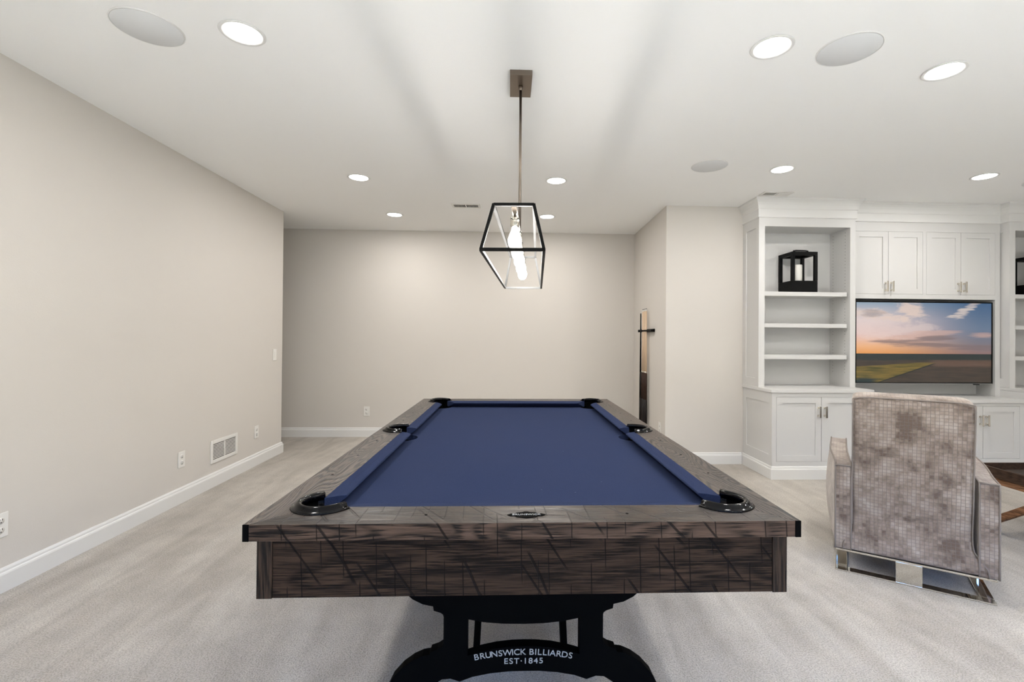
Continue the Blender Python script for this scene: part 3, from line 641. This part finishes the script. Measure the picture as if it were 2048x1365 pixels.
# ------------------------------------------------------------------ cue rack and cues
xw = 1.640; org = (xw, 5.66, 0)
r = empty('cue_rack', org, 'black wall bracket holding pool cues upright on the right wall', 'cue rack')
cue_y = [5.80, 5.712, 5.664, 5.612, 5.562]
m = MB(org); m.box(1.585, xw+.003, 5.835, 5.865, 1.385, 1.415).box(1.618, xw-.004, 5.33, 5.84, 1.383, 1.418).box(1.590, 1.634, 5.33, 5.50, 1.388, 1.412)
for ya, yb in zip([5.845]+[y-.014 for y in cue_y], [y+.014 for y in cue_y]+[5.50]):
    if ya-yb > .004: m.box(1.588, 1.62, yb, ya, 1.390, 1.410)
m.build('top_holder', BLACK, r, bevel=.002)
MB(org).box(1.565, xw-.004, 5.40, 5.90, .135, .165).build('foot_tray', BLACK, r, bevel=.002)
for i, y in enumerate(cue_y):
    z0, x = .166, 1.603; Ln = 1.495 if i else 1.45
    lab = ['thin all black stick at the left end of the cue rack', 'pool cue in the rack, first pale shaft beside the black stick', 'pool cue in the rack, second pale shaft from the black stick', 'pool cue in the rack, third pale shaft from the black stick', 'pool cue in the rack, pale shaft farthest from the black stick'][i]
    r = empty('pool_cue', (x, y, z0), lab, 'pool cue', group='pool cues in the wall rack')
    def seg(a, b, ra, rb, nm, mt):
        return MB((x, y, z0)).lathe((x, y, z0), [(ra, a), (rb, b)], 16).build(nm, mt, r)
    bm_ = BLACK if i == 0 else MAPLE
    seg(0, .012, .0135, .0145, 'bumper', BLACK); seg(.012, .42, .0145, .0135, 'butt', CUEB); seg(.42, .735, .0135, .0115, 'forearm', CUEB if i == 0 else CUEW)
    seg(.735, .75, .0115, .0113, 'joint', NICKEL if i else BLACK); seg(.75, Ln-.03, .011, .0068, 'shaft', bm_); seg(Ln-.03, Ln-.008, .0068, .0066, 'ferrule', PLATE if i else BLACK); seg(Ln-.008, Ln, .0066, .005, 'tip', DARK)

# ------------------------------------------------------------------ pendant lamp
pc = Vector((.0484, 2.600, 0)); rot = -0.0577
p = empty('pendant_light', (pc.x, pc.y, 1.6486), 'black open frame linear pendant with five glowing bulbs hanging above the pool table', 'pendant light', rz=rot)
ZB, ZT = 0.0, .200; Lb, Wb, Lt, Wt = 1.4248, .2496, 1.2684, .1666; b_ = .0125
B = {(a, c): Vector((a*Wb/2, c*Lb/2, ZB)) for a in (-1, 1) for c in (-1, 1)}
Tt = {(a, c): Vector((a*Wt/2, c*Lt/2, ZT)) for a in (-1, 1) for c in (-1, 1)}
axisp = Vector((0, 0, .1))
def bar(m, q0, q1, w=b_):
    """square bar; faces turned to the bulbs are coloured lighter, as if lit"""
    m.obox(q0, q1, w, w)
fm = MB()
cs = [(-1, -1), (1, -1), (1, 1), (-1, 1)]
for i in range(4):
    bar(fm, B[cs[i]], B[cs[(i+1) % 4]]); bar(fm, Tt[cs[i]], Tt[cs[(i+1) % 4]]); fm.obox(B[cs[i]], Tt[cs[i]], b_, b_, up=(0, 1, 0))
fm.bm.faces.ensure_lookup_table(); bmesh.ops.recalc_face_normals(fm.bm, faces=fm.bm.faces)
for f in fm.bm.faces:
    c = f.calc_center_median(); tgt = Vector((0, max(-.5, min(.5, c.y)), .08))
    if f.calc_area() > .0006 and f.normal.dot((tgt-c).normalized()) > .62: f.material_index = 1  # bulb light painted in: inner faces of the black bars made lighter
fm.build('cage_frame', [BLACK, SILVER_LIT], p)
sp_ = MB().box(-.011, .011, -Lt/2+b_/2, Lt/2-b_/2, ZT-.008, ZT+.006); sp_.build('spine', BRONZE, p)
zc = H-1.6486
MB().tube([(0, 0, ZT), (0, 0, zc-.02)], .0075, 14).lathe((0, 0, ZT), [(.013, 0), (.013, .02), (.009, .028)], 16).build('rod', BRONZE, p)
cm = MB().box(-.0585, .0585, -.117, .117, zc-.027, zc-.0005).lathe((0, 0, zc-.05), [(.010, 0), (.012, .012), (.012, .024)], 16)
co = cm.build('canopy', BRONZE, p, bevel=.001, seg=1)
co.rotation_euler = (0, 0, -rot)
for i in range(5):
    y = -.53+.265*i
    s = MB((0, 0, 0)).lathe((0, y, 0), [(.008, ZT-.008), (.008, ZT-.024), (.0175, ZT-.026), (.0195, ZT-.030), (.0195, ZT-.064), (.017, ZT-.068), (0, ZT-.068)], 20, cap=False).build('socket', NICKEL, p)
    MB().lathe((0, y, 0), [(.0, ZT-.068), (.013, ZT-.069), (.015, ZT-.082), (.022, ZT-.098), (.029, ZT-.118), (.030, ZT-.132), (.027, ZT-.148), (.019, ZT-.160), (.009, ZT-.166), (0, ZT-.1665)], 16, cap=False).build('bulb', BULB, s)
    l = bpy.data.lights.new('filament', 'POINT'); l.energy = BULB_W; l.shadow_soft_size = .011; l.color = (1.0, .96, .90)
    lo = bpy.data.objects.new('filament', l); COL.objects.link(lo); lo.parent = p; lo.location = (0, y, ZT-.125)

# ------------------------------------------------------------------ pool table
W, Lg = 1.4793, 2.5973; TX, TY = .0537, 1.2679
pt = empty('pool_table', (TX, TY+Lg/2, 0), 'dark rustic wood pool table with blue cloth in the middle of the room', 'pool table', rz=-.001)
hw, hl = W/2, Lg/2; zt, zr, zp = .8089, .7652, .6045
rw = .130; nx, ny = .559, hl-.180; zn = .800; zbed = .764
PCN = [(sx*(hw-.150), sy*(hl-.150)) for sx in (-1, 1) for sy in (-1, 1)]; PSD = [(-(hw-.118), 0), (hw-.118, 0)]
# rails (top view polygons with pocket bites)
def slab(loops, z0, z1, name, mt, parent, bevel=0, side_mi=None):
    me = flat_mesh(loops, z1-z0); m = MB().mesh(me, Matrix.Translation((0, 0, (z0+z1)/2))); bpy.data.meshes.remove(me)
    o = m.build(name, mt, parent, bevel=bevel, weld=True, seg=2)
    if side_mi is not None:                       # shade put into the wood: side faces duller than the reflecting rail top
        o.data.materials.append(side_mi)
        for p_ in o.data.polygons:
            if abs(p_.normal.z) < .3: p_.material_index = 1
    return o
cap = .0155; rb = .072; e = .0006
def corner_bite(sx, sy, start_deg, end_deg, n=14): return arc(sx*(hw-.150), sy*(hl-.150), rb, start_deg, end_deg, n)
for sy, nm in ((-1, 0), (1, 1)):
    # end rail: outer edge y=sy*hl, runs between mitres, inner edge at sy*(hl-rw)
    pl = [(-hw+cap, -hl), (hw-cap, -hl), (hw-.094, -hl+.094)]
    pl += arc(hw-.150, -(hl-.150), rb+.006, -43, -150+0, 14)
    pl = [q for q in pl]
    end = pl[-1]; pl += [(hw-.150-.078*cos(radians(15))-.0, -hl+rw)] if end[1] < -hl+rw else []
    left = [(-x, y) for x, y in pl[2:]][::-1]
    pl = pl[:2]+pl[2:]+left
    # drop points above the inner edge
    pl = [(x, min(y, -hl+rw)) for x, y in pl]
    if sy > 0: pl = [(x, -y) for x, y in pl][::-1]
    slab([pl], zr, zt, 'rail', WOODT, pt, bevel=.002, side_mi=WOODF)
for sx in (-1, 1):
    pl = [(-hw, -hl+.0005), (-hw+cap-e, -hl+.0005), (-hw+.094-e, -hl+.094+e)]
    a = arc(-hw+.150, -hl+.150, rb+.006, 225+90-78-0, 225-0-0, 1)
    pl = [(-hw, -hl), (-hw+cap-e, -hl), (-hw+.0935, -hl+.0945)]
    pl += arc(-hw+.150, -hl+.150, rb+.006, 224, 105, 14)
    pl = [(min(x, -hw+rw), y) for x, y in pl]
    bite = [(-hw+rw, -.088)]+[q for q in arc(-hw+.118, 0, .084, -78, -282, 20)]+[(-hw+rw, .088)]
    bite = [(min(x, -hw+rw), y) for x, y in bite]
    up = [(x, -y) for x, y in pl][::-1]
    full = pl+bite+up
    if sx > 0: full = [(-x, y) for x, y in full][::-1]
    slab([full], zr, zt, 'rail', WOODY, pt, bevel=.002)
for sx in (-1, 1):
    for sy in (-1, 1):
        x0, x1 = sorted((sx*hw, sx*(hw-cap))); y0, y1 = sorted((sy*(hl+.0012), sy*(hl-.002)))
        MB().box(x0, x1, y0, y1, zr, zt).build('corner_cap', IRON, pt)
# apron panels and corner posts
ins = .024; pw = .041
for sy in (-1, 1):
    y0, y1 = sorted((sy*(hl-ins-.002), sy*(hl-ins-.030)))
    MB().box(-hw+ins+pw, hw-ins-pw, y0, y1, zp, zr-.0005).build('apron_panel', WOODX, pt, bevel=.001)
for sx in (-1, 1):
    x0, x1 = sorted((sx*(hw-ins-.002), sx*(hw-ins-.030)))
    MB().box(x0, x1, -hl+ins+pw, hl-ins-pw, zp, zr-.0005).build('apron_panel', WOODY, pt, bevel=.001)
    for sy in (-1, 1):
        x0, x1 = sorted((sx*(hw-ins), sx*(hw-ins-pw+.001))); y0, y1 = sorted((sy*(hl-ins), sy*(hl-ins-pw+.001)))
        MB().box(x0, x1, y0, y1, zp-.001, zr-.0005).build('corner_post', WOODZ, pt, bevel=.001)
MB().box(-hw+ins+.031, hw-ins-.031, -hl+ins+.031, hl-ins-.031, zp+.008, zp+.020).build('underframe', IRON, pt)
# bed with pocket bites
bx, by = hw-.118, hl-.118
def bite_c(cx, cy, r, x0, y0, quad):
    return arc(cx, cy, r, *quad, 12)
outline = []
cc = (hw-.152, hl-.152)
def rel(cx, cy, r, a0, a1): return arc(cx, cy, r, a0, a1, 14)
outline += rel(-cc[0], -cc[1], .088, 100, -10)
outline += rel(cc[0], -cc[1], .088, 190, 80)
outline += rel(hw-.112, 0, .088, 260, 100)
outline += rel(cc[0], cc[1], .088, 280, 170)
outline += rel(-cc[0], cc[1], .088, 10, -100)
outline += rel(-(hw-.112), 0, .088, 80, -80)
slab([outline], zbed-.028, zbed, 'bed', FELT, pt)
# cushions: profile back(top) -> nose -> undercut
def cushion(P0b, P1b, P0n, P1n, out):
    """b = back ends (at the wood), n = nose ends; out = unit vector to the middle"""
    m = MB(); P0b, P1b, P0n, P1n = [Vector((*q, 0)) for q in (P0b, P1b, P0n, P1n)]
    prof = [(0, zt-.0005), (.55, zt-.003), (.93, zn+.0015), (1.0, zn-.003), (.96, zn-.007), (.16, zbed+.001), (.0, zbed+.0005)]
    rows = []; nseg = 18
    for i in range(nseg+1):
        t = i/nseg; row = []
        for k, z in prof:
            q = P0b.lerp(P0n, k).lerp(P1b.lerp(P1n, k), t); row.append((q.x, q.y, z))
        rows.append(row)
    r_ = m.grid(rows, 0, False, True); m.bm.faces.new(r_[0]); m.bm.faces.new(r_[-1][::-1])
    return m.build('cushion', FELT, pt, bevel=.0015)
xb = hw-rw+.0008; yb = hl-rw+.0008
for sy in (-1, 1):
    cushion((-.535, sy*yb), (.535, sy*yb), (-.478, sy*ny), (.478, sy*ny), None)
for sx in (-1, 1):
    for sy in (-1, 1):
        cushion((sx*xb, sy*(hl-.206)), (sx*xb, sy*.062), (sx*nx, sy*(hl-.262)), (sx*nx, sy*.073), None)
# pockets: cast horseshoe on the rail with a dark liner below
def pocket(cx, cy, ang, ro, ri, ext, spread):
    m = MB(); ca, sa = cos(ang), sin(ang)
    def tr(a, b): return (cx+ca*a-sa*b, cy+sa*a+ca*b)       # a = towards the table middle
    path = [(ext, -1)]+[None]*0
    pts = []; n = 26
    prof = [(ri, zt-.006), (ri, zt+.010), (ri+.004, zt+.016), (ri+.012, zt+.0175), (ri+.018, zt+.014), (ri+.0215, zt+.007), (ri+.026, zt+.0055), (ro-.003, zt+.004), (ro, zt+.0004)]
    rows = []
    angs = [spread+(360-2*spread)*i/n for i in range(n+1)]
    def row(fn): return [(*tr(*fn(r_)), z) for r_, z in prof]
    a0 = radians(spread)
    rows.append(row(lambda r_: (r_*cos(a0)+ext, r_*sin(a0))))
    for d in angs: rows.append(row(lambda r_, d=d: (r_*cos(radians(d)), r_*sin(radians(d)))))
    rows.append(row(lambda r_: (r_*cos(a0)+ext, -r_*sin(a0))))
    g = m.grid(rows, 0, True, True); m.bm.faces.new(g[0]); m.bm.faces.new(g[-1][::-1])
    o = m.build('pocket', GLOSS, pt)
    o['label'] = 'glossy black pocket casting'
    l = MB(); l.lathe((cx, cy, 0), [(ri+.034, zbed-.0285), (ri+.02, zbed-.032), (ri+.011, zbed-.07), (ri-.01, zbed-.10), (0.0, zbed-.105)], 28, cap=False)
    # back wall of the liner from the casting down
    rows = []
    for d in angs: rows.append([(*tr((ri+.002)*cos(radians(d)), (ri+.002)*sin(radians(d))), z) for z in (zt-.004, zbed-.035)])
    l.grid(rows, 0, True)
    l.build('liner', IRON, o)
for sx in (-1, 1):
    for sy in (-1, 1): pocket(sx*(hw-.150), sy*(hl-.150), math.atan2(-sy, -sx), .090, .057, .022, 82)
for sx in (-1, 1): pocket(sx*(hw-.116), 0, 0 if sx < 0 else pi, .098, .064, .010, 84)
# sights on the rails
sg = MB()
for sx in (-1, 1):
    for k in (-3, -2, -1, 1, 2, 3):
        sg.lathe((sx*(hw-.062), k*ny/4*1.0, zt), [(.0045, -.001), (.0045, .0003), (0, .0003)], 10, cap=False)
for sy in (-1, 1):
    for k in (-1, 0, 1):
        if sy < 0 and k == 0: continue
        sg.lathe((k*nx/2, sy*(hl-.062), zt), [(.0045, -.001), (.0045, .0003), (0, .0003)], 10, cap=False)
sg.build('rail_sights', IRON, pt)
# name plate on the near rail
px_, py_ = -.003, -hl+.055
def wingshape(a, b): return [(x*a, y*b) for x, y in ((-1, 0), (-.8, .35), (-.62, .3), (-.5, .65), (-.2, .8), (-.08, 1), (.08, 1), (.2, .8), (.5, .65), (.62, .3), (.8, .35), (1, 0), (.8, -.35), (.62, -.3), (.5, -.65), (0, -1), (-.5, -.65), (-.62, -.3), (-.8, -.35))]
me = flat_mesh([wingshape(.053, .024)], .002); npm = MB().mesh(me, Matrix.Translation((px_, py_, zt+.0008)))
npo = npm.build('name_plate', IRON, pt, weld=True)
me = text_mesh('BRUNSWICK', .0135, .001, spacing=1.02); MB().mesh(me, Matrix.Translation((px_, py_-.005, zt+.0022))).build('plate_lettering', LETTER, npo)
# pedestals
half = [(0, zp+.007), (.43, zp+.007), (.427, .57), (.415, .525), (.392, .487), (.357, .457), (.325, .441), (.292, .434), (.290, .420), (.268, .413), (.260, .407), (.258, .400), (.258, .318), (.262, .306), (.278, .296), (.300, .289),
        (.303, .279), (.325, .276), (.355, .263), (.388, .240), (.420, .205), (.445, .155), (.458, .10), (.463, .045), (.50, .03), (.50, .0), (.36, .0), (.36, .03), (.350, .08), (.328, .135), (.29, .182), (.262, .200), (.235, .202), (.205, .192), (.165, .206), (.11, .216), (.05, .2215)]
outl = half+[(-x, y) for x, y in half[::-1] if x > 0]
outl = outl[:len(half)]+[(0, .222)]+outl[len(half):]
hole = [(.181, .391), (.181, .274), (.14, .286), (.09, .296), (.04, .301), (0, .302), (-.04, .301), (-.09, .296), (-.14, .286), (-.181, .274), (-.181, .391), (-.13, .381), (-.065, .375), (0, .3735), (.065, .375), (.13, .381)]
RX = Matrix.Rotation(radians(90), 4, 'X')
for sy in (-1, 1):
    yf = sy*(hl-.282)
    me = flat_mesh([outl, hole], .038); m = MB().mesh(me, Matrix.Translation((0, yf-sy*.019, 0)) @ RX)
    pd = m.build('pedestal', IRON, pt, weld=True, bevel=.002)
    
    b2 = MB(); 
    for sx in (-1, 1):
        b2.obox((sx*.150, yf-sy*.42, .60), (sx*.180, yf-sy*.42, .0), .026, .05, up=(0, 1, 0))
        b2.obox((sx*.22, yf-sy*.03, .52), (sx*.16, yf-sy*.41, .52), .04, .05)
    b2.box(-.18, .18, *sorted((yf-sy*.40, yf-sy*.44)), .46, .51)
    b2.build('brace', IRON, pd)
    if sy < 0:
        # lettering set on an arc
        t = MB(); txt = 'BRUNSWICK BILLIARDS'; size = .0285; Rr = .80; zc_ = .284-Rr
        wd = {'I': .42, ' ': .42, 'W': 1.32, 'L': .86, 'M': 1.2, 'E': .92}
        ws = [wd.get(c, 1.0) for c in txt]; tot = sum(ws); Ltot = .322; s0 = -Ltot/2
        for c, w_ in zip(txt, ws):
            sm = s0+Ltot*w_/tot/2; s0 += Ltot*w_/tot
            if c == ' ': continue
            th = sm/Rr; me = text_mesh(c, size, .0016)
            X = Matrix.Translation((Rr*sin(th), yf-.0012, zc_+Rr*cos(th)-.008)) @ Matrix.Rotation(th, 4, 'Y') @ RX @ Matrix.Diagonal((1.05, .94, 1, 1))
            t.mesh(me, X); bpy.data.meshes.remove(me)
        me = text_mesh('EST\u00b71845', .0275, .0016, spacing=1.14); t.mesh(me, Matrix.Translation((0, yf-.0012, .2475)) @ RX @ Matrix.Diagonal((1.08, .92, 1, 1)))
        t.build('lettering', LETTER, pd)['label'] = 'silver maker name and year'

# ------------------------------------------------------------------ armchair
A = Vector((1.854, 2.645, 0)); ang = radians(-35.518)
cw, cdp = .676, .86
d_ = Vector((cos(ang), sin(ang), 0)); n_v = Vector((-sin(ang), cos(ang), 0))
cen = A+d_*cw/2+n_v*cdp/2
ch = empty('armchair', cen, 'taupe grid velvet armchair on a chrome base, seen from behind, facing the television', 'armchair', rz=ang)
def Lc(u, v, z): return (u-cw/2, v-cdp/2, z)
def sm(t): t = max(0, min(1, t)); return t*t*(3-2*t)
def rounded_loft(fn, nu, nv, nz, name, bevel=.010):
    """box of cells mapped through fn(a,b,c in 0..1)"""
    m = MB(); idx = {}
    def vert(i, j, k):
        if (i, j, k) not in idx: idx[(i, j, k)] = m.bm.verts.new(Vector(fn(i/nu, j/nv, k/nz)))
        return idx[(i, j, k)]
    def quad(*q): f = m.bm.faces.new([vert(*x) for x in q]); f.smooth = True
    for i in range(nu):
        for j in range(nv):
            for k in (0, nz): quad((i, j, k), (i+1, j, k), (i+1, j+1, k), (i, j+1, k))
        for k in range(nz):
            for j in (0, nv): quad((i, j, k), (i+1, j, k), (i+1, j, k+1), (i, j, k+1))
    for j in range(nv):
        for k in range(nz):
            for i in (0, nu): quad((i, j, k), (i, j+1, k), (i, j+1, k+1), (i, j, k+1))
    o = m.build(name, VELVET, ch, bevel=bevel, seg=3); return o
zb_ = .127
# body under seat and between the arms
def body(a, b, c):
    z = zb_+(.40-zb_)*c
    return Lc(.078+(cw-.156)*a, .11+.70*b, z)
rounded_loft(body, 4, 4, 3, 'seat_base', .008)
def seatc(a, b, c):
    return Lc(.085+(cw-.17)*a, .20+.66*b, .402+.095*c+.018*c*sin(pi*a)*sin(pi*b))
rounded_loft(seatc, 10, 10, 2, 'seat_cushion', .02)
# arms with outward bow
def arm(side):
    def fn(a, b, c):
        z = zb_+(.596-zb_)*c; v = .90*b
        bow = .034*sm(b*1.6)+.022*sin(pi*min(1, b*1.05))*sin(pi*c)
        t = .079
        if side < 0: u = -.004-bow*(1.0-.5*a)+t*a
        else: u = cw+.004+bow*(1.0-.5*a)-t*a
        return Lc(u, v, z)
    o = rounded_loft(fn, 1, 14, 12, 'arm', .009)
    # welt round the back end and along the top edges
    m = MB(); e = .004
    for a in (0.03, .97):
        m.tube([fn(a, 0, c) for c in [i/8 for i in range(9)]]+[fn(a, b, 1.0) for b in [i/14 for i in range(1, 15)]], .0045, 8)
    m.tube([fn(a, 0, 1.0) for a in (0.03, .5, .97)], .0045, 8)
    m.build('welt', PIPING, o)
arm(-1); arm(1)
# backrest: rear profile leaning to the camera at the top, flared foot
def back(a, b, c):
    # b: 0 = rear face, 1 = front face ; c up
    z = .130+.862*c
    rear = .004-.050*sm((c-.35)/.65)+.022*math.exp(-((c-.22)/.12)**2)-.010*(1-c)**6
    front = rear+.19-.02*c
    fl = .058*(1-sm((c-.02)/.13))
    u0, u1 = .078-fl*.75, .582+fl
    u = u0+(u1-u0)*a
    v = rear+(front-rear)*b
    if c > .9: z += .014*sin(pi*b)*1.0+ .012*b
    rear_puff = -.010*sin(pi*a)*sin(pi*min(1, c))*(1-b)
    # round the upper corners
    if c > .93:
        k = (c-.93)/.07; z -= .012*k*abs(2*a-1)**8
    return Lc(u, v+rear_puff, z)
bo = rounded_loft(back, 16, 4, 30, 'backrest', .018)
m = MB()
for a in (0, 1): m.tube([back(a, 0, c) for c in [i/24 for i in range(25)]], .0035, 8)
m.tube([back(a, 0, 1) for a in [i/16 for i in range(17)]], .0035, 8)
m.build('welt', PIPING, bo)
# chrome base : floor ring, top ring, four plates
bd = .64; rg = .058
m = MB()
def ringbox(z0, z1, u0, u1, v0, v1, w_):
    m.box(u0-cw/2, u1-cw/2, v0-cdp/2, v0+w_-cdp/2, z0, z1).box(u0-cw/2, u1-cw/2, v1-w_-cdp/2, v1-cdp/2, z0, z1)
    m.box(u0-cw/2, u0+w_-cw/2, v0+w_-cdp/2, v1-w_-cdp/2, z0, z1).box(u1-w_-cw/2, u1-cw/2, v0+w_-cdp/2, v1-w_-cdp/2, z0, z1)
ringbox(.0005, .0085, 0, .670, 0, bd, rg); ringbox(.116, .126, 0, .670, 0, bd, rg)
m.box(.272-cw/2, .383-cw/2, -cdp/2, .010-cdp/2, .0085, .116).box(.272-cw/2, .383-cw/2, bd-.010-cdp/2, bd-cdp/2, .0085, .116)
for u in (0, .660): m.box(u-cw/2, u+.010-cw/2, .385-cdp/2, .495-cdp/2, .0085, .116)
m.build('chrome_base', CHROME, ch, bevel=.001, seg=1)['label'] = 'mirror polished chrome base'

# ------------------------------------------------------------------ coffee table
x0, x1, y0, y1, zt2 = 3.265, 4.05, 2.05, 3.235, .45
org = ((x0+x1)/2, (y0+y1)/2, 0)
r = empty('coffee_table', org, 'brown wooden coffee table with sunken dark top, cropped at the right edge behind the armchair', 'coffee table')
m = MB(org); tk = .022
m.box(x0, x0+tk, y0, y1, zt2-.066, zt2).box(x1-tk, x1, y0, y1, zt2-.066, zt2).box(x0+tk, x1-tk, y0, y0+tk, zt2-.066, zt2).box(x0+tk, x1-tk, y1-tk, y1, zt2-.066, zt2)
m.build('tray_rim', wood('dark_walnut', 'y', dark=(.02, .012, .008), light=(.07, .04, .025)), r, bevel=.002)
MB(org).box(x0+tk, x1-tk, y0+tk, y1-tk, zt2-.062, zt2-.044).build('tray_top', mat('dark_tray', (.035, .026, .02), .4), r)
m = MB(org)
m.box(x0+.012, x0+.05, y0+.01, y1-.01, zt2-.108, zt2-.067).box(x1-.05, x1-.012, y0+.01, y1-.01, zt2-.108, zt2-.067)
m.build('support_rail', WALNUT, r, bevel=.002)
for x in (x0+.03, x1-.03):
    for ya, yb2 in ((y1-.02, y1-.47), (y0+.02, y0+.47)):
        MB(org).obox((x, ya, .020), (x, yb2, zt2-.110), .036, .042, up=(0, 0, 1)).build('leg', WALNUT, r, bevel=.002)
